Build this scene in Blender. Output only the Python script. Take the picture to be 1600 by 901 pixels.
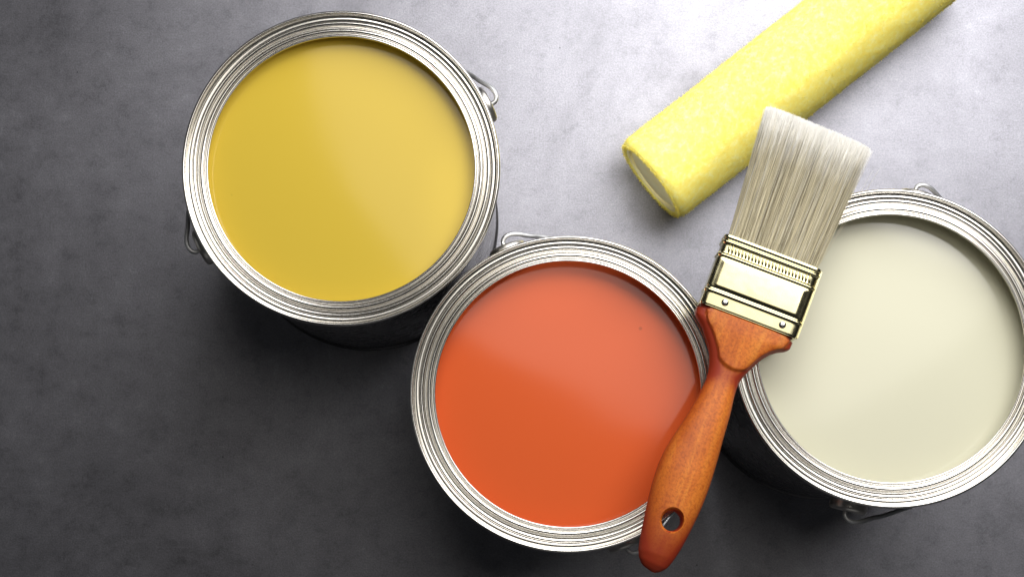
import bpy, bmesh, math, random
from mathutils import Vector, Matrix, noise
R = math.radians
PI = math.pi
S = bpy.context.scene
for o in list(bpy.data.objects):
    bpy.data.objects.remove(o)
COL = S.collection
random.seed(7)

# ------------------------------------------------------------------ camera
CAM_H = 1.03
cam_d = bpy.data.cameras.new('camera')
cam = bpy.data.objects.new('camera', cam_d)
COL.objects.link(cam)
S.camera = cam
cam_d.sensor_fit = 'HORIZONTAL'
cam_d.sensor_width = 36.0
cam_d.lens = 56.25
cam_d.shift_y = 0.0875
cam_d.clip_start = 0.02
cam_d.clip_end = 50
rot = Matrix(((9.99968102e-01, -4.46585218e-04, -7.97473604e-03),
              (0.0, 9.98435678e-01, -5.59123980e-02),
              (7.98723064e-03, 5.59106145e-02, 9.98403830e-01)))
cam.matrix_world = Matrix.Translation((0, 0, CAM_H)) @ rot.to_4x4()

# ------------------------------------------------------------------ studio light
W = bpy.data.worlds.new('World')
S.world = W
W.use_nodes = True
W.node_tree.nodes['Background'].inputs[0].default_value = (0.9, 0.93, 1.0, 1)
W.node_tree.nodes['Background'].inputs[1].default_value = 0.02

def area(name, loc, target, sx, sy, power, color=(1, 1, 1), roll=0):
    d = bpy.data.lights.new(name, 'AREA')
    d.shape = 'RECTANGLE'
    d.size, d.size_y, d.energy, d.color = sx, sy, power, color
    o = bpy.data.objects.new(name, d)
    COL.objects.link(o)
    v = (Vector(target) - Vector(loc)).normalized()
    o.matrix_world = Matrix.Translation(loc) @ v.to_track_quat('-Z', 'Y').to_matrix().to_4x4() @ Matrix.Rotation(R(roll), 4, 'Z')
    return o
area('key_softbox', (0.30, 0.58, 0.63), (0.10, 0.16, 0.06), 0.74, 0.74, 8.1, (0.975, 0.97, 1.0))
ov = area('overhead_softbox', (0.245, 0.505, 1.15), (0.245, 0.5051, 0.0), 0.92, 0.92, 3.6, (1.0, 0.955, 0.89))
ov.data.shape = 'DISK'
area('fill_left', (-1.0, 0.05, 0.55), (0, 0.05, 0.15), 0.9, 0.6, 0.32)
area('fill_front', (0.25, -0.95, 0.55), (0.1, 0.05, 0.15), 0.9, 0.6, 0.25)
def spot(name, loc, target, power, size, blend):
    d = bpy.data.lights.new(name, 'SPOT')
    d.energy, d.spot_size, d.spot_blend, d.shadow_soft_size = power, R(size), blend, 0.05
    o = bpy.data.objects.new(name, d)
    COL.objects.link(o)
    o.matrix_world = Matrix.Translation(loc) @ (Vector(target) - Vector(loc)).to_track_quat('-Z', 'Y').to_matrix().to_4x4()
spot('added_roller_spot', (-0.02, 0.80, 0.42), (0.145, 0.222, 0.03), 14.0, 27, 0.7)  # extra spot added to brighten the roller, no known source
spot('added_roller_end_spot', (-0.22, 0.0, 0.75), (0.094, 0.183, 0.034), 24.0, 5.4, 0.8)  # narrow added spot that lifts the roller's unlit end face

S.view_settings.view_transform = 'Standard'
S.view_settings.look = 'None'
S.view_settings.exposure = 0.0
S.view_settings.gamma = 1.0

# ------------------------------------------------------------------ helpers
def link(o, parent=None):
    COL.objects.link(o)
    if parent:
        o.parent = parent
    return o

def mesh_obj(name, bm, m, parent=None, smooth=True, angle=None):
    bmesh.ops.recalc_face_normals(bm, faces=bm.faces)
    me = bpy.data.meshes.new(name)
    bm.to_mesh(me)
    bm.free()
    me.materials.append(m)
    me.polygons.foreach_set('use_smooth', [smooth] * len(me.polygons))
    if angle:
        me.set_sharp_from_angle(angle=R(angle))
    return link(bpy.data.objects.new(name, me), parent)

def pydata_obj(name, v, f, m, parent=None, smooth=True):
    me = bpy.data.meshes.new(name)
    me.from_pydata(v, [], f)
    me.materials.append(m)
    me.polygons.foreach_set('use_smooth', [smooth] * len(me.polygons))
    me.update()
    return link(bpy.data.objects.new(name, me), parent)

def thing(name, label, cat, loc=(0, 0, 0), rz=0.0, group=None):
    o = bpy.data.objects.new(name, None)
    COL.objects.link(o)
    o.location = loc
    o.rotation_euler = (0, 0, rz)
    o.empty_display_size = 0.02
    o['label'] = label
    o['category'] = cat
    if group:
        o['group'] = group
    return o

def catmull(pts, n=5):
    out = []
    P = [Vector(p) for p in pts]
    P = [P[0] * 2 - P[1]] + P + [P[-1] * 2 - P[-2]]
    for i in range(1, len(P) - 2):
        a, b, c, d = P[i - 1:i + 3]
        for k in range(n):
            t = k / n
            out.append(0.5 * ((2 * b) + (c - a) * t + (2 * a - 5 * b + 4 * c - d) * t * t + (3 * b - a - 3 * c + d) * t ** 3))
    out.append(P[-2])
    return out

def lathe(profile, seg=192, close_start=False, close_end=False):
    """profile: (r, z) list; turned about Z."""
    bm = bmesh.new()
    rings = []
    for r, z in profile:
        rings.append([bm.verts.new((r * math.cos(2 * PI * k / seg), r * math.sin(2 * PI * k / seg), z)) for k in range(seg)])
    for a, b in zip(rings, rings[1:]):
        for k in range(seg):
            j = (k + 1) % seg
            bm.faces.new((a[k], a[j], b[j], b[k]))
    if close_start:
        bm.faces.new(rings[0][::-1])
    if close_end:
        bm.faces.new(rings[-1])
    return bm

def tube(points, rad, seg=12):
    bm = bmesh.new()
    P = [Vector(p) for p in points]
    rings = []
    nrm = None
    for i, p in enumerate(P):
        t = (P[min(i + 1, len(P) - 1)] - P[max(i - 1, 0)]).normalized()
        if nrm is None:
            nrm = t.orthogonal().normalized()
        nrm = (nrm - t * nrm.dot(t)).normalized()
        b = t.cross(nrm)
        rings.append([bm.verts.new(p + rad * (math.cos(2 * PI * k / seg) * nrm + math.sin(2 * PI * k / seg) * b)) for k in range(seg)])
    for a, b in zip(rings, rings[1:]):
        for k in range(seg):
            j = (k + 1) % seg
            bm.faces.new((a[k], a[j], b[j], b[k]))
    bm.faces.new(rings[0][::-1])
    bm.faces.new(rings[-1])
    return bm

def sm(a, b, x):
    t = min(1, max(0, (x - a) / (b - a)))
    return t * t * (3 - 2 * t)

def interp(tab, x):
    if x <= tab[0][0]:
        return tab[0][1]
    for (x0, y0), (x1, y1) in zip(tab, tab[1:]):
        if x <= x1:
            return y0 + (y1 - y0) * (x - x0) / (x1 - x0)
    return tab[-1][1]

# ------------------------------------------------------------------ materials
def mat(name):
    m = bpy.data.materials.new(name)
    m.use_nodes = True
    nt = m.node_tree
    return m, nt, nt.nodes['Principled BSDF']

def nd(nt, typ, **kw):
    n = nt.nodes.new(typ)
    for k, v in kw.items():
        if k in n.inputs.keys():
            n.inputs[k].default_value = v
        else:
            setattr(n, k, v)
    return n

def ramp(nt, src, stops):
    n = nt.nodes.new('ShaderNodeValToRGB')
    el = n.color_ramp.elements
    while len(el) < len(stops):
        el.new(0.5)
    for e, (p, c) in zip(el, stops):
        e.position = p
        e.color = (c[0], c[1], c[2], 1) if hasattr(c, '__len__') else (c, c, c, 1)
    nt.links.new(src, n.inputs[0])
    return n

def coords(nt, scale=(1, 1, 1), kind='Object'):
    tc = nt.nodes.new('ShaderNodeTexCoord')
    mp = nt.nodes.new('ShaderNodeMapping')
    mp.inputs['Scale'].default_value = scale
    nt.links.new(tc.outputs[kind], mp.inputs['Vector'])
    return mp.outputs[0]

def mixc(nt, fac, a, b, blend='MIX'):
    n = nt.nodes.new('ShaderNodeMix')
    n.data_type = 'RGBA'
    n.blend_type = blend
    for val, i in ((fac, 0), (a, 6), (b, 7)):
        if isinstance(val, bpy.types.NodeSocket):
            nt.links.new(val, n.inputs[i])
        elif i == 0:
            n.inputs[0].default_value = val
        else:
            n.inputs[i].default_value = (*val, 1)
    return n.outputs[2]

def bump(nt, p, height, strength, dist):
    b = nt.nodes.new('ShaderNodeBump')
    b.inputs['Strength'].default_value = strength
    b.inputs['Distance'].default_value = dist
    nt.links.new(height, b.inputs['Height'])
    nt.links.new(b.outputs[0], p.inputs['Normal'])
    return b

def make_floor_mat():
    m, nt, p = mat('grey_slate')
    c = coords(nt)
    n1 = nd(nt, 'ShaderNodeTexNoise', Scale=7.0, Detail=12.0, Roughness=0.72, Distortion=0.4)
    n2 = nd(nt, 'ShaderNodeTexNoise', Scale=60.0, Detail=10.0, Roughness=0.85)
    n3 = nd(nt, 'ShaderNodeTexNoise', Scale=900.0, Detail=3.0, Roughness=0.8)
    for n in (n1, n2, n3):
        nt.links.new(c, n.inputs['Vector'])
    r1 = ramp(nt, n1.outputs[0], [(0.30, (0.19, 0.188, 0.204)), (0.46, (0.265, 0.262, 0.284)), (0.56, (0.295, 0.292, 0.316)), (0.72, (0.355, 0.351, 0.38))])
    r2 = ramp(nt, n2.outputs[0], [(0.38, 0.72), (0.48, 0.98), (0.56, 1.03), (0.66, 1.32)])
    col = mixc(nt, 0.75, r1.outputs[0], r2.outputs[0], 'MULTIPLY')
    r3 = ramp(nt, n3.outputs[0], [(0.30, 0.70), (0.5, 1.0), (0.72, 1.35)])
    col = mixc(nt, 0.7, col, r3.outputs[0], 'MULTIPLY')
    # pale flecks and small dark pits
    v = nd(nt, 'ShaderNodeTexVoronoi', Scale=34.0)
    nt.links.new(c, v.inputs['Vector'])
    rv = ramp(nt, v.outputs['Distance'], [(0.012, 0.7), (0.024, 0.0)])
    col = mixc(nt, rv.outputs[0], col, (0.06, 0.06, 0.065))
    nt.links.new(col, p.inputs['Base Color'])
    p.inputs['Metallic'].default_value = 0.9
    rr = ramp(nt, n2.outputs[0], [(0.3, 0.40), (0.7, 0.48)])
    nt.links.new(rr.outputs[0], p.inputs['Roughness'])
    p.inputs['Specular IOR Level'].default_value = 0.6
    # fine woven grain
    w1 = nd(nt, 'ShaderNodeTexWave', wave_type='BANDS', bands_direction='X', Scale=330.0, Distortion=9.0, Detail=2.0)
    w1.inputs['Detail Scale'].default_value = 3.0
    w2 = nd(nt, 'ShaderNodeTexWave', wave_type='BANDS', bands_direction='Y', Scale=330.0, Distortion=9.0, Detail=2.0)
    w2.inputs['Detail Scale'].default_value = 3.0
    nt.links.new(c, w1.inputs['Vector'])
    nt.links.new(c, w2.inputs['Vector'])
    a = nd(nt, 'ShaderNodeMath', operation='ADD')
    nt.links.new(w1.outputs['Fac'], a.inputs[0])
    nt.links.new(w2.outputs['Fac'], a.inputs[1])
    a2 = nd(nt, 'ShaderNodeMath', operation='MULTIPLY_ADD')
    nt.links.new(n3.outputs[0], a2.inputs[0])
    a2.inputs[1].default_value = 4.0
    nt.links.new(a.outputs[0], a2.inputs[2])
    a3 = nd(nt, 'ShaderNodeMath', operation='MULTIPLY_ADD')
    nt.links.new(n2.outputs[0], a3.inputs[0])
    a3.inputs[1].default_value = 5.0
    nt.links.new(a2.outputs[0], a3.inputs[2])
    bump(nt, p, a3.outputs[0], 0.09, 0.0004)
    return m

def make_tin(name, base, rough, brushed=0.0):
    m, nt, p = mat(name)
    c = coords(nt)
    n = nd(nt, 'ShaderNodeTexNoise', Scale=70.0, Detail=6.0, Roughness=0.7)
    nt.links.new(c, n.inputs['Vector'])
    r = ramp(nt, n.outputs[0], [(0.3, [b * 0.86 for b in base]), (0.65, base)])
    nt.links.new(r.outputs[0], p.inputs['Base Color'])
    p.inputs['Metallic'].default_value = 1.0
    rr = ramp(nt, n.outputs[0], [(0.3, rough * 1.5), (0.7, rough * 0.8)])
    nt.links.new(rr.outputs[0], p.inputs['Roughness'])
    n2 = nd(nt, 'ShaderNodeTexNoise', Scale=450.0, Detail=4.0, Roughness=0.7)
    nt.links.new(c, n2.inputs['Vector'])
    bump(nt, p, n2.outputs[0], 0.10 + brushed, 0.0004) if brushed > -0.09 else None
    return m

def make_paint(name, base, wave_off):
    m, nt, p = mat(name)
    c = coords(nt)
    n = nd(nt, 'ShaderNodeTexNoise', Scale=7.0, Detail=1.5, Roughness=0.4)
    add = nd(nt, 'ShaderNodeVectorMath', operation='ADD')
    nt.links.new(c, add.inputs[0])
    add.inputs[1].default_value = (wave_off, wave_off * 0.7, 0)
    nt.links.new(add.outputs[0], n.inputs['Vector'])
    v = nd(nt, 'ShaderNodeTexVoronoi', Scale=24.0)
    nt.links.new(add.outputs[0], v.inputs['Vector'])
    rv = ramp(nt, v.outputs['Distance'], [(0.016, 1.0), (0.030, 0.0)])
    col = mixc(nt, rv.outputs[0], base, [b * 0.72 for b in base])
    nt.links.new(col, p.inputs['Base Color'])
    p.inputs['Roughness'].default_value = 0.09
    p.inputs['IOR'].default_value = 1.5
    bump(nt, p, n.outputs[0], 0.35, 0.004)
    return m

def make_wood():
    m, nt, p = mat('lacquered_wood')
    c = coords(nt, (160, 9, 60))
    n = nd(nt, 'ShaderNodeTexNoise', Scale=1.0, Detail=6.0, Roughness=0.6, Distortion=0.6)
    nt.links.new(c, n.inputs['Vector'])
    c2 = coords(nt)
    n2 = nd(nt, 'ShaderNodeTexNoise', Scale=38.0, Detail=5.0, Roughness=0.6)
    nt.links.new(c2, n2.inputs['Vector'])
    n3 = nd(nt, 'ShaderNodeTexNoise', Scale=700.0, Detail=3.0, Roughness=0.7)
    nt.links.new(c2, n3.inputs['Vector'])
    r = ramp(nt, n.outputs[0], [(0.25, (0.56, 0.115, 0.008)), (0.5, (0.75, 0.20, 0.015)), (0.75, (0.84, 0.30, 0.032))])
    r2 = ramp(nt, n2.outputs[0], [(0.35, (0.55, 0.30, 0.18)), (0.60, (1, 1, 1))])
    col = mixc(nt, 0.55, r.outputs[0], r2.outputs[0], 'MULTIPLY')
    r3 = ramp(nt, n3.outputs[0], [(0.35, (0.55, 0.36, 0.3)), (0.55, (1, 1, 1))])
    col = mixc(nt, 0.6, col, r3.outputs[0], 'MULTIPLY')
    # the stain is redder where it pooled: attribute 'stain' set on the mesh
    at = nd(nt, 'ShaderNodeAttribute', attribute_name='stain')
    st = nd(nt, 'ShaderNodeMath', operation='MULTIPLY_ADD')
    nt.links.new(n2.outputs[0], st.inputs[0])
    st.inputs[1].default_value = 0.5
    nt.links.new(at.outputs['Fac'], st.inputs[2])
    rs = ramp(nt, st.outputs[0], [(0.30, 0.0), (1.05, 1.0)])
    col = mixc(nt, rs.outputs[0], col, (0.33, 0.030, 0.006))
    nt.links.new(col, p.inputs['Base Color'])
    p.inputs['Roughness'].default_value = 0.55
    p.inputs['Coat Weight'].default_value = 0.04
    p.inputs['Coat Roughness'].default_value = 0.18
    bump(nt, p, n3.outputs[0], 0.12, 0.0004)
    return m

def make_gold(name='brass_plate', base=(0.68, 0.62, 0.36), rough=0.16):
    m, nt, p = mat(name)
    c = coords(nt)
    n = nd(nt, 'ShaderNodeTexNoise', Scale=120.0, Detail=5.0, Roughness=0.65)
    nt.links.new(c, n.inputs['Vector'])
    r = ramp(nt, n.outputs[0], [(0.3, [b * 0.88 for b in base]), (0.65, base)])
    nt.links.new(r.outputs[0], p.inputs['Base Color'])
    p.inputs['Metallic'].default_value = 1.0
    rr = ramp(nt, n.outputs[0], [(0.3, rough * 1.4), (0.7, rough * 0.8)])
    nt.links.new(rr.outputs[0], p.inputs['Roughness'])
    n2 = nd(nt, 'ShaderNodeTexNoise', Scale=60.0, Detail=2.0)
    nt.links.new(c, n2.inputs['Vector'])
    bump(nt, p, n2.outputs[0], 0.15, 0.0008)
    return m

def make_bristle():
    m, nt, p = mat('bristle_filament')
    at = nd(nt, 'ShaderNodeAttribute', attribute_name='tone')
    tip = nd(nt, 'ShaderNodeAttribute', attribute_name='tip')
    r = ramp(nt, at.outputs['Fac'], [(0.0, (0.08, 0.065, 0.035)), (0.25, (0.26, 0.22, 0.13)), (0.5, (0.50, 0.44, 0.28)), (0.78, (0.80, 0.72, 0.48)), (1.0, (0.70, 0.70, 0.66))])
    col = mixc(nt, tip.outputs['Fac'], r.outputs[0], (0.95, 0.93, 0.86))
    nt.links.new(col, p.inputs['Base Color'])
    p.inputs['Roughness'].default_value = 0.38
    return m

def make_nap():
    m, nt, p = mat('yellow_nap')
    c = coords(nt)
    n = nd(nt, 'ShaderNodeTexNoise', Scale=260.0, Detail=4.0, Roughness=0.7)
    nt.links.new(c, n.inputs['Vector'])
    r = ramp(nt, n.outputs[0], [(0.3, (0.99, 0.82, 0.14)), (0.5, (0.99, 0.87, 0.20)), (0.7, (0.99, 0.93, 0.36))])
    nt.links.new(r.outputs[0], p.inputs['Base Color'])
    p.inputs['Roughness'].default_value = 0.9
    p.inputs['Specular IOR Level'].default_value = 0.2
    p.inputs['Sheen Weight'].default_value = 0.0
    tr = nt.nodes.new('ShaderNodeBsdfTranslucent')
    nt.links.new(r.outputs[0], tr.inputs['Color'])
    mx = nt.nodes.new('ShaderNodeMixShader')
    mx.inputs[0].default_value = 0.45
    nt.links.new(p.outputs[0], mx.inputs[1])
    nt.links.new(tr.outputs[0], mx.inputs[2])
    nt.links.new(mx.outputs[0], nt.nodes['Material Output'].inputs['Surface'])
    return m

M_FLOOR = make_floor_mat()
def make_rim():
    m, nt, p = mat('tin_rim')
    c = coords(nt)
    n = nd(nt, 'ShaderNodeTexNoise', Scale=22.0, Detail=3.0, Roughness=0.5)
    nt.links.new(c, n.inputs['Vector'])
    r = ramp(nt, n.outputs[0], [(0.35, (0.76, 0.735, 0.68)), (0.65, (0.83, 0.805, 0.75))])
    nt.links.new(r.outputs[0], p.inputs['Base Color'])
    p.inputs['Metallic'].default_value = 1.0
    p.inputs['Roughness'].default_value = 0.19
    return m
M_RIM = make_rim()
M_BODY = make_tin('tin_body', (0.22, 0.215, 0.21), 0.22)
M_WIRE = make_tin('galvanised_wire', (0.72, 0.72, 0.71), 0.38)
M_EAR = make_tin('tin_ear', (0.72, 0.69, 0.63), 0.32)
M_YEL = make_paint('yellow_paint', (0.73, 0.52, 0.06), 0.0)
M_ORA = make_paint('orange_paint', (0.78, 0.130, 0.034), 3.1)
M_CRE = make_paint('cream_paint', (0.765, 0.745, 0.555), 7.7)
M_WOOD = make_wood()
M_GOLD = make_gold()
M_RIVET = make_tin('steel_rivet', (0.72, 0.72, 0.70), 0.16)
M_HAIR = make_bristle()
M_NAP = make_nap()
M_PILE = M_NAP.copy()
M_PILE.node_tree.nodes['Mix Shader'].inputs[0].default_value = 0.0

def core_mat():
    m, nt, p = mat('cardboard_core')
    c = coords(nt, (60, 60, 60))
    n = nd(nt, 'ShaderNodeTexNoise', Scale=2.0, Detail=6.0)
    nt.links.new(c, n.inputs['Vector'])
    r = ramp(nt, n.outputs[0], [(0.3, (0.98, 0.86, 0.42)), (0.7, (0.98, 0.91, 0.52))])
    nt.links.new(r.outputs[0], p.inputs['Base Color'])
    p.inputs['Roughness'].default_value = 0.7
    return m
M_CORE = core_mat()

# ------------------------------------------------------------------ the setting
bm = bmesh.new()
q = 2.2
bm.faces.new([bm.verts.new(p) for p in ((-q, -q, 0), (q, -q, 0), (q, q, 0), (-q, q, 0))])
fl = mesh_obj('floor', bm, M_FLOOR, smooth=False)
fl['kind'] = 'structure'
fl['label'] = 'dark grey slate-like tabletop with fine woven grain and pale blotches'

# ------------------------------------------------------------------ paint cans
mm = 0.001
TOP = 0.190
def arch(r0, r1, z, h, n=9):
    return [(r0 + (r1 - r0) * k / n, z + h * math.sin(PI * k / n)) for k in range(n + 1)]
RIM = [(82.0, -9.0), (82.0, -5.0), (83.1, -4.6), (83.8, -3.8), (84.1, -2.6), (84.1, -1.4), (83.85, -0.6), (83.4, -0.12), (82.95, 0.0), (82.5, -0.25), (82.25, -0.9), (82.12, -2.0), (82.0, -3.9)]
RIM += arch(81.75, 79.15, -3.7, 0.28)            # wide shoulder
RIM += [(79.0, -4.2)]
RIM += arch(78.8, 77.0, -2.7, 0.40)              # first bead
RIM += [(76.85, -3.6), (76.65, -4.7), (76.2, -5.0), (75.6, -5.05), (75.2, -4.75), (75.0, -3.8)]   # lid groove
RIM += arch(74.85, 73.0, -2.8, 0.40)             # second bead
RIM += [(72.85, -3.7)]
RIM += arch(72.55, 71.75, -3.3, 0.10, 4)
RIM += [(71.65, -3.1)] + arch(71.5, 70.45, -2.5, 0.30, 7) + [(70.4, -3.2), (70.6, -4.6), (71.6, -5.4), (74.5, -6.9), (78.5, -7.2), (81.6, -7.5)]
RIM = [(r * mm, z * mm + TOP) for r, z in RIM]
body_pts = [(79.0, 2.2), (80.3, 1.0), (81.2, 0.2), (82.2, 0.0), (83.0, 0.6), (83.1, 1.8), (82.5, 2.8), (81.7, 3.6), (81.5, 5.0), (81.5, 40), (81.5, 90), (81.5, 140), (81.5, 176), (81.7, 182), (81.9, 184.5)]
BODY_OUT = [(a * mm, b * mm) for a, b in body_pts]

def make_can(name, label, loc, axis_deg, paint, level, scale, group):
    t = thing(name, label, 'paint can', loc, 0, group)
    t.scale = (scale, scale, 1.0)
    prof = BODY_OUT + [(81.3 * mm, 184.3 * mm), (80.9 * mm, 180 * mm), (80.9 * mm, 4 * mm), (0.5 * mm, 4 * mm)]
    mesh_obj('body', lathe(prof, 160), M_BODY, t, angle=50)
    mesh_obj('rim', lathe(RIM, 256), M_RIM, t, angle=50)
    # paint pool with a small meniscus climbing the wall
    pl = []
    for r in (0.01, 10, 20, 30, 40, 50, 60, 68, 74, 77.5, 79, 80, 80.6, 80.85):
        pl.append((r * mm, level + 0.0022 * math.exp(-(80.85 - r) / 1.6)))
    mesh_obj('paint', lathe(pl, 160, close_start=True), paint, t)
    # ears and bail
    a = R(axis_deg)
    ear_z = 0.166
    for s in (0, 1):
        e = [(10.2, 0.0), (10.2, 5.4), (9.9, 6.6), (9.2, 7.4), (8.0, 7.7), (4.2, 7.7), (3.4, 7.3), (2.4, 6.5), (1.8, 5.7), (0.05, 5.5)]
        pe = [(p.x * mm, p.y * mm) for p in catmull([(x, y, 0) for x, y in e], 3)]
        eb = lathe(pe, 40)
        mtx = Matrix.Translation((0, 0, ear_z)) @ Matrix.Rotation(a + PI * s, 4, 'Z') @ Matrix.Translation((0.0805, 0, 0)) @ Matrix.Rotation(PI / 2, 4, 'Y')
        bmesh.ops.transform(eb, matrix=mtx, verts=eb.verts)
        mesh_obj('ear', eb, M_EAR, t)
    # bail in local frame: ears on +-X, wire swings round the -Y side (turned by axis)
    tilt = R(24)
    RB = 0.0915
    arc = []
    for k in range(41):
        th = PI * k / 40
        r = RB
        x, y = 0.0862 * math.cos(th), RB * math.sin(th)
        arc.append(Vector((x, -y * math.cos(tilt), ear_z - y * math.sin(tilt) * 1.0)))
    def hook(s):
        return [Vector((s * 0.0835, 0.001, ear_z)), Vector((s * 0.0875, 0.001, ear_z)), Vector((s * 0.0912, 0.0005, ear_z + 0.0003)), Vector((s * 0.0930, -0.0025, ear_z + 0.0004)),
                Vector((s * 0.0924, -0.0075, ear_z - 0.0008)), Vector((s * 0.0888, -0.0145, ear_z - 0.004)), Vector((s * 0.0860, -0.0215, ear_z - 0.0085))]
    mid = [p for p in arc if abs(p.x) < 0.079]
    path = catmull(hook(1) + mid + hook(-1)[::-1], 4)
    bb = tube(path, 0.00125, 10)
    bmesh.ops.transform(bb, matrix=Matrix.Rotation(a, 4, 'Z'), verts=bb.verts)
    mesh_obj('bail', bb, M_WIRE, t)
    return t

G = 'open paint cans standing on the grey surface'
make_can('paint_can', 'open tin of yellow paint, clear of the brush', (-0.0839, 0.1586, 0), 27 + 180, M_YEL, TOP - 0.0110, 1.003, G)
make_can('paint_can', 'open tin of orange paint under the wooden brush handle', (0.0364, 0.0391, 0), 112, M_ORA, TOP - 0.0150, 0.994, G)
make_can('paint_can', 'open tin of cream white paint beneath the brush ferrule', (0.2076, 0.0632, 0), 77, M_CRE, TOP - 0.0165, 1.006, G)

# ------------------------------------------------------------------ brush
brush = thing('paint_brush', 'flat paintbrush with orange wooden handle and gold ferrule lying across two cans', 'paintbrush', (0.1285, 0.0757, 0.2014), R(-21.0))
brush.rotation_euler = (R(-2.0), R(-0.6), R(-21.0))
Lp = [(-2, -27.0), (-5.7, -26.4), (-7.2, -24.8), (-9.5, -21.9), (-12.5, -19.0), (-15.8, -16.4), (-20, -13.4), (-24.6, -11.3), (-30, -9.6), (-35.8, -9.1), (-45, -10.0), (-54.9, -11.7), (-68, -14.6), (-77, -16.4), (-85, -17.0), (-94, -16.7), (-103.1, -15.7), (-112, -14.4), (-118.6, -13.4), (-125, -12.4), (-129.9, -11.3), (-133.5, -9.7), (-136.3, -7.2), (-137.7, -4.4), (-138.4, 0.3)]
Rp = [(-2, 26.0), (-6.0, 25.8), (-7.4, 24.3), (-9.0, 20.9), (-12, 17.2), (-15.6, 14.2), (-20, 11.9), (-24, 10.0), (-30.5, 7.4), (-38, 7.5), (-48, 8.9), (-62.3, 10.0), (-72, 10.9), (-82, 11.6), (-90, 11.9), (-97.8, 11.8), (-105, 11.3), (-113.1, 10.5), (-120, 9.6), (-125.9, 8.5), (-131, 7.1), (-134.4, 5.7), (-137.3, 3.0), (-138.4, 0.5)]
Lp = [(-y, x) for y, x in Lp]
Rp = [(-y, x) for y, x in Rp]
THK = [(0, 7.0), (8, 7.0), (14, 6.4), (24, 5.5), (32, 5.4), (45, 6.3), (62, 7.6), (85, 8.6), (105, 8.3), (120, 7.3), (129, 6.0), (134, 4.4), (137, 2.4), (138.4, 0.6)]
def smtab(tab, x, h=2.2):
    return (interp(tab, x - h) + 2 * interp(tab, x) + interp(tab, x + h)) / 4
def handle_mesh():
    bm = bmesh.new()
    stl = bm.verts.layers.float.new('stain')
    rings = []
    ys = [-8 + i * 0.6 for i in range(0, 238)] + [134.6, 135.4, 136.2, 136.9, 137.5, 138.0, 138.3]
    ys = sorted(set(ys))
    ys = [y for y in ys if y <= 138.3]
    K = 96
    for y in ys:
        h = 2.2 if 12 < y < 128 else 0.5
        xl, xr = (smtab(Lp, y, h), smtab(Rp, y, h)) if y >= 2 else (-25.6, 24.6)
        if 2 <= y < 2.6:
            xl, xr = -27, 26
        t = smtab(THK, y, 3.0 if y < 125 else 0.6)
        n = 4.5 - 2.3 * sm(12, 34, y)
        xc, w = (xl + xr) / 2, (xr - xl) / 2
        ring = []
        for k in range(K):
            th = 2 * PI * k / K
            cs, sn = math.cos(th), math.sin(th)
            x = math.copysign(abs(cs) ** (2 / n), cs)
            z = math.copysign(abs(sn) ** (2 / n), sn) * t
            X = xc + w * x
            # raised flat pad of the head, U-shaped lower edge, chamfered from the shoulders
            if abs(sn) > 0.12:
                pad_y = 26.5 - 0.045 * (X - 1.0) ** 2
                inner = min(X - (xl + 4.8), (xr - 2.0) - X)
                pad = sm(-0.8, 0.7, pad_y - y) * sm(-1.0, 0.3, inner)
                z += math.copysign(1.3 * pad * sm(0.0, 0.8, y), sn)
            v = bm.verts.new((X * mm, -y * mm, z * mm))
            neck = math.exp(-((y - 30.0) / 5.5) ** 2) * 0.7
            edge = abs(x) ** 4 * 0.45
            tipst = sm(95, 136, y) * 0.75
            shoulder = 0.75 * (1 - sm(-2.5, 2.5, min(X - (xl + 4.8), (xr - 1.6) - X))) * (1 - sm(24, 40, y))
            v[stl] = min(1.0, neck * (0.6 + 0.4 * abs(x)) + edge + tipst + shoulder)
            ring.append(v)
        rings.append(ring)
    for a, b in zip(rings, rings[1:]):
        for k in range(K):
            j = (k + 1) % K
            bm.faces.new((a[k], a[j], b[j], b[k]))
    bm.faces.new(rings[0][::-1])
    bm.faces.new(rings[-1])
    bmesh.ops.recalc_face_normals(bm, faces=bm.faces)
    return bm
hd = mesh_obj('handle', handle_mesh(), M_WOOD, brush)
# hanging hole: cut with a flared cutter, keep the evaluated mesh
cut_bm = lathe([(9.4 * mm, -12 * mm), (7.6 * mm, -9.0 * mm), (6.3 * mm, -7.4 * mm), (5.3 * mm, -5.6 * mm), (5.1 * mm, 0), (5.3 * mm, 5.6 * mm), (6.3 * mm, 7.4 * mm), (7.6 * mm, 9.0 * mm), (9.4 * mm, 12 * mm)], 48, True, True)
bmesh.ops.translate(cut_bm, vec=(-0.7 * mm, -110.5 * mm, 0), verts=cut_bm.verts)
cutter = mesh_obj('hole_cutter', cut_bm, M_WOOD, brush)
mod = hd.modifiers.new('hole', 'BOOLEAN')
mod.operation = 'DIFFERENCE'
mod.solver = 'EXACT'
mod.object = cutter
bpy.context.view_layer.update()
dg = bpy.context.evaluated_depsgraph_get()
new = bpy.data.meshes.new_from_object(hd.evaluated_get(dg))
hd.modifiers.clear()
hd.data = new
bpy.data.objects.remove(cutter)
new.polygons.foreach_set('use_smooth', [True] * len(new.polygons))
new.set_sharp_from_angle(angle=R(38))

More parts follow.
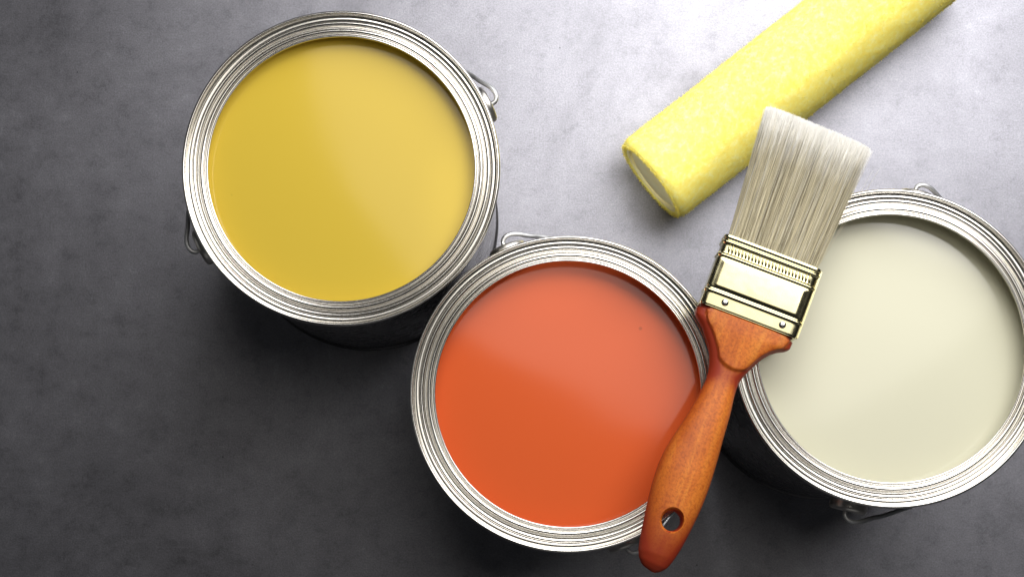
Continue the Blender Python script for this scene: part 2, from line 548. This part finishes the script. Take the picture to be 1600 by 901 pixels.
# ferrule: rounded-box sleeve with rolled beads along its length
def ferrule_mesh():
    bm = bmesh.new()
    K = 112
    beads = [(7.8, 0.55, 0.75), (9.3, -0.35, 0.55), (26.3, -0.4, 0.5), (27.4, 0.6, 0.7), (34.6, 0.65, 0.7), (36.0, -0.35, 0.5), (37.2, 0.35, 0.7)]
    rings = []
    N = 150
    for i in range(N + 1):
        y = -0.3 + 38.6 * i / N
        off = sum(a * math.exp(-((y - c) / s) ** 2) for c, a, s in beads)
        off += -0.45 * sm(28.2, 29.0, y) * (1 - sm(33.2, 34.0, y))
        off += -0.25 * (1 - sm(0.0, 0.6, y))
        w, t = 26.6 + off, 8.9 - 0.9 * y / 38.0
        tt = t + off
        n = 8.0
        ring = []
        for k in range(K):
            th = 2 * PI * (k + 0.5) / K
            cs, sn = math.cos(th), math.sin(th)
            x = math.copysign(abs(cs) ** (2 / n), cs) * w
            z = math.copysign(abs(sn) ** (2 / n), sn) * tt
            # panel: gently pillowed face
            if 9.6 < y < 26.0 and abs(sn) > 0.25:
                px = 1 - sm(21.0, 24.0, abs(x))
                py = sm(9.8, 11.6, y) * (1 - sm(24.0, 25.9, y))
                z += math.copysign(0.40 * px * py, sn)
            ring.append(bm.verts.new((x * mm, y * mm, z * mm)))
        rings.append(ring)
    inn = [bm.verts.new((v.co.x * 0.955, v.co.y, v.co.z * 0.88)) for v in rings[-1]]
    inn2 = [bm.verts.new((v.co.x * 0.955, v.co.y - 0.012, v.co.z * 0.88)) for v in rings[-1]]
    rings += [inn, inn2]
    for a, b in zip(rings, rings[1:]):
        for k in range(K):
            j = (k + 1) % K
            bm.faces.new((a[k], a[j], b[j], b[k]))
    bm.faces.new(rings[-1])
    b0 = [bm.verts.new((v.co.x * 0.95, v.co.y, v.co.z * 0.86)) for v in rings[0]]
    for k in range(K):
        j = (k + 1) % K
        bm.faces.new((rings[0][k], b0[k], b0[j], rings[0][j]))
    return bm
fer = mesh_obj('ferrule', ferrule_mesh(), M_GOLD, brush, angle=60)
# folded seam down the right side
bm = bmesh.new()
bmesh.ops.create_cube(bm, size=1.0)
bmesh.ops.scale(bm, vec=(1.0 * mm, 37.4 * mm, 4.2 * mm), verts=bm.verts)
bmesh.ops.translate(bm, vec=(26.9 * mm, 19.0 * mm, 4.0 * mm), verts=bm.verts)
bmesh.ops.bevel(bm, geom=bm.edges[:], offset=0.35 * mm, segments=2, affect='EDGES')
mesh_obj('seam', bm, M_GOLD, fer, angle=40)
# crimp ridges pressed into the upper band
def crimp_bm():
    bm = bmesh.new()
    bmesh.ops.create_uvsphere(bm, u_segments=10, v_segments=6, radius=1.0)
    bmesh.ops.scale(bm, vec=(0.62 * mm, 2.35 * mm, 0.75 * mm), verts=bm.verts)
    return bm
c0 = mesh_obj('crimp_ridge', crimp_bm(), M_GOLD, fer)
n_r = 25
for i in range(n_r):
    c = c0 if i == 0 else link(c0.copy(), fer)
    x = -22.2 + 44.4 * i / (n_r - 1)
    c.location = (x * mm, 31.2 * mm, 7.75 * mm)
    c.rotation_euler = (R(-1.5), 0, R(9))
# rivets
rp = [(p.x * mm, p.y * mm) for p in catmull([(1.95, -0.4, 0), (1.9, 0.2, 0), (1.65, 0.75, 0), (1.1, 1.15, 0), (0.02, 1.3, 0)], 3)]
rv0 = mesh_obj('rivet', lathe(rp, 24), M_RIVET, fer)
rv0.location = (-14.6 * mm, 4.0 * mm, 8.75 * mm)
rv1 = link(rv0.copy(), fer)
rv1.location = (17.0 * mm, 3.8 * mm, 8.75 * mm)

# bristles: thousands of tapered filaments in one part
def bristles():
    rnd = random.Random(3)
    V, F, tone, tip = [], [], [], []
    def strand(x0, z0, x1, z1, L, rad, tn, bow):
        n = len(V)
        ST = 7
        ph = rnd.random() * 6.28
        for s in range(ST):
            t = s / (ST - 1)
            y = 34.0 + (L - 34.0) * t
            e = t ** 1.15
            x = x0 + (x1 - x0) * e + bow * math.sin(PI * t)
            z = z0 + (z1 - z0) * e + 0.25 * bow * math.sin(2.2 * t + ph)
            r = rad * (1 - 0.55 * t ** 3)
            for k in range(3):
                a = ph + 2 * PI * k / 3
                V.append(((x + r * math.cos(a)) * mm, y * mm, (z + r * math.sin(a)) * mm))
                tone.append(tn)
                tip.append(sm(0.70, 0.97, t + 0.10 * math.sin(ph * 3)) )
            if s:
                for k in range(3):
                    j = (k + 1) % 3
                    a0, b0 = n + (s - 1) * 3, n + s * 3
                    F.append((a0 + k, a0 + j, b0 + j, b0 + k))
        F.append((n + ST * 3 - 3, n + ST * 3 - 2, n + ST * 3 - 1))
    NB = 13000
    for i in range(NB):
        a = rnd.uniform(-1, 1)
        b = 1 - abs(rnd.gauss(0, 0.42)) if rnd.random() < 0.72 else rnd.uniform(-1, 1)
        b = max(-1, min(1, b))
        edge = (1 - abs(a) ** 6) ** (1 / 6)
        x0, z0 = a * 24.2, b * 6.6 * edge
        x1 = a * 29.0 + rnd.gauss(0, 0.75)
        z1 = b * 5.4 * edge + rnd.gauss(0, 0.35)
        L = 110.0 - 1.0 * a - 0.7 * a ** 4 + min(0.9, rnd.gauss(0, 0.55)) - 2.5 * abs(b) ** 3 * rnd.random()
        g = 0.5 + 0.5 * noise.noise(Vector((x0 * 0.9, z0 * 0.6, 3.0)))
        tn = min(1, max(0, rnd.gauss(0.28 + 0.50 * g, 0.22)))
        strand(x0, z0, x1, z1, L, rnd.uniform(0.07, 0.125), tn, rnd.gauss(0, 0.30))
    # a few strays that spring off the side
    for (x0, z0, x1, z1, L) in ((23.5, 3, 37.0, 5.5, 101), (23.8, 2, 34.0, 3.0, 98), (-23.8, 3, -31.5, 4, 106)):
        strand(x0, z0, x1, z1, L, 0.08, 0.75, 0.6)
    o = pydata_obj('bristles', V, F, M_HAIR, brush)
    for nm, dat in (('tone', tone), ('tip', tip)):
        at = o.data.attributes.new(nm, 'FLOAT', 'POINT')
        at.data.foreach_set('value', dat)
    o['kind'] = 'stuff'
bristles()

# ------------------------------------------------------------------ roller cover
RA = R(38.4)
RR = 0.0298
LEN = 0.238
roller = thing('roller_cover', 'fluffy bright yellow paint roller sleeve lying behind the brush tip', 'paint roller', (0.0950, 0.1797, RR + 0.0016), RA)
def nap_r(x, th):
    return RR * (1 + 0.018 * noise.noise(Vector((x * 22, math.cos(th) * 1.3, math.sin(th) * 1.3))) + 0.010 * noise.noise(Vector((x * 90, math.cos(th) * 4, math.sin(th) * 4))))
bm = bmesh.new()
SEG, NX = 96, 150
rings = []
def ring_at(x, f):
    return [bm.verts.new((x, f * nap_r(x, 2 * PI * k / SEG) * math.cos(2 * PI * k / SEG), f * nap_r(x, 2 * PI * k / SEG) * math.sin(2 * PI * k / SEG))) for k in range(SEG)]
for x, f in ((0.006, 0.82), (0.001, 0.82), (0.0002, 0.85), (0.0004, 0.90), (0.0014, 0.95), (0.0035, 0.985)):
    rings.append(ring_at(x, f))
for i in range(1, NX):
    rings.append(ring_at(0.0035 + (LEN - 0.007) * i / NX, 1.0))
for x, f in ((LEN - 0.0035, 0.985), (LEN - 0.0014, 0.95), (LEN - 0.0004, 0.90), (LEN - 0.0002, 0.85), (LEN - 0.001, 0.82), (LEN - 0.006, 0.82)):
    rings.append(ring_at(x, f))
for a, b in zip(rings, rings[1:]):
    for k in range(SEG):
        j = (k + 1) % SEG
        bm.faces.new((a[k], a[j], b[j], b[k]))
sleeve = mesh_obj('sleeve', bm, M_PILE, roller)
ro, ri = RR * 0.83, RR * 0.76
bm = lathe([(ri, 0.0016), (ri, LEN - 0.0016), (ri + 0.0004, LEN - 0.001), (ro, LEN - 0.001), (ro, 0.001), (ri + 0.0004, 0.001), (ri, 0.0016)], 72)
bmesh.ops.transform(bm, matrix=Matrix.Rotation(PI / 2, 4, 'Y'), verts=bm.verts)
mesh_obj('core', bm, M_CORE, roller, angle=50)
# pale disc added inside each end, in place of the lit hollow core
bm = lathe([(0.02 * mm, 0.0004), (ri * 0.5, 0.0008), (ri * 0.85, 0.0019), (ri * 0.995, 0.0032), (ri * 0.995, 0.0060), (0.02 * mm, 0.0060)], 64)
bmesh.ops.transform(bm, matrix=Matrix.Rotation(PI / 2, 4, 'Y'), verts=bm.verts)
end_disc = mesh_obj('lit_core_disc', bm, M_CORE, roller, angle=40)
end_disc2 = link(end_disc.copy(), roller)
end_disc2.location = (LEN - 0.009, 0, 0)
# loose fibres of the nap
def fuzz():
    rnd = random.Random(11)
    V, F = [], []
    def fibre(p, d, L, w):
        n = len(V)
        side = d.cross(Vector((rnd.gauss(0, 1), rnd.gauss(0, 1), rnd.gauss(0, 1)))).normalized() * w
        bend = Vector((rnd.gauss(0, 1), rnd.gauss(0, 1), rnd.gauss(0, 1))) * (L * 0.28)
        m = p + d * L * 0.55 + bend * 0.3
        e = p + d * L + bend
        V.extend([(p - side)[:], (p + side)[:], (m + side * 0.8)[:], (m - side * 0.8)[:], e[:]])
        F.extend([(n, n + 1, n + 2, n + 3), (n + 3, n + 2, n + 4)])
    for i in range(70000):
        x = rnd.uniform(0.0006, LEN - 0.0006)
        th = rnd.uniform(0, 2 * PI)
        r = nap_r(x, th) * 0.985
        er = Vector((0, math.cos(th), math.sin(th)))
        if x < 0.0035:
            r *= 0.90 + 0.085 * x / 0.0035
            er = (er + Vector((-0.8, 0, 0))).normalized()
        p = Vector((x, r * math.cos(th), r * math.sin(th)))
        d = (er + Vector((rnd.gauss(0, 0.6), rnd.gauss(0, 0.6), rnd.gauss(0, 0.6)))).normalized()
        fibre(p, d, rnd.uniform(0.0008, 0.0019), rnd.uniform(0.00006, 0.00013))
    for i in range(2500):
        th = rnd.uniform(0, 2 * PI)
        f = rnd.uniform(0.84, 0.97)
        p = Vector((0.0004, RR * f * math.cos(th), RR * f * math.sin(th)))
        d = (Vector((-1, 0, 0)) + Vector((rnd.gauss(0, 0.6), rnd.gauss(0, 0.6), rnd.gauss(0, 0.6)))).normalized()
        fibre(p, d, rnd.uniform(0.0006, 0.0014), rnd.uniform(0.00008, 0.00016))
    o = pydata_obj('nap_fibre', V, F, M_NAP, roller)
    o['kind'] = 'stuff'
fuzz()
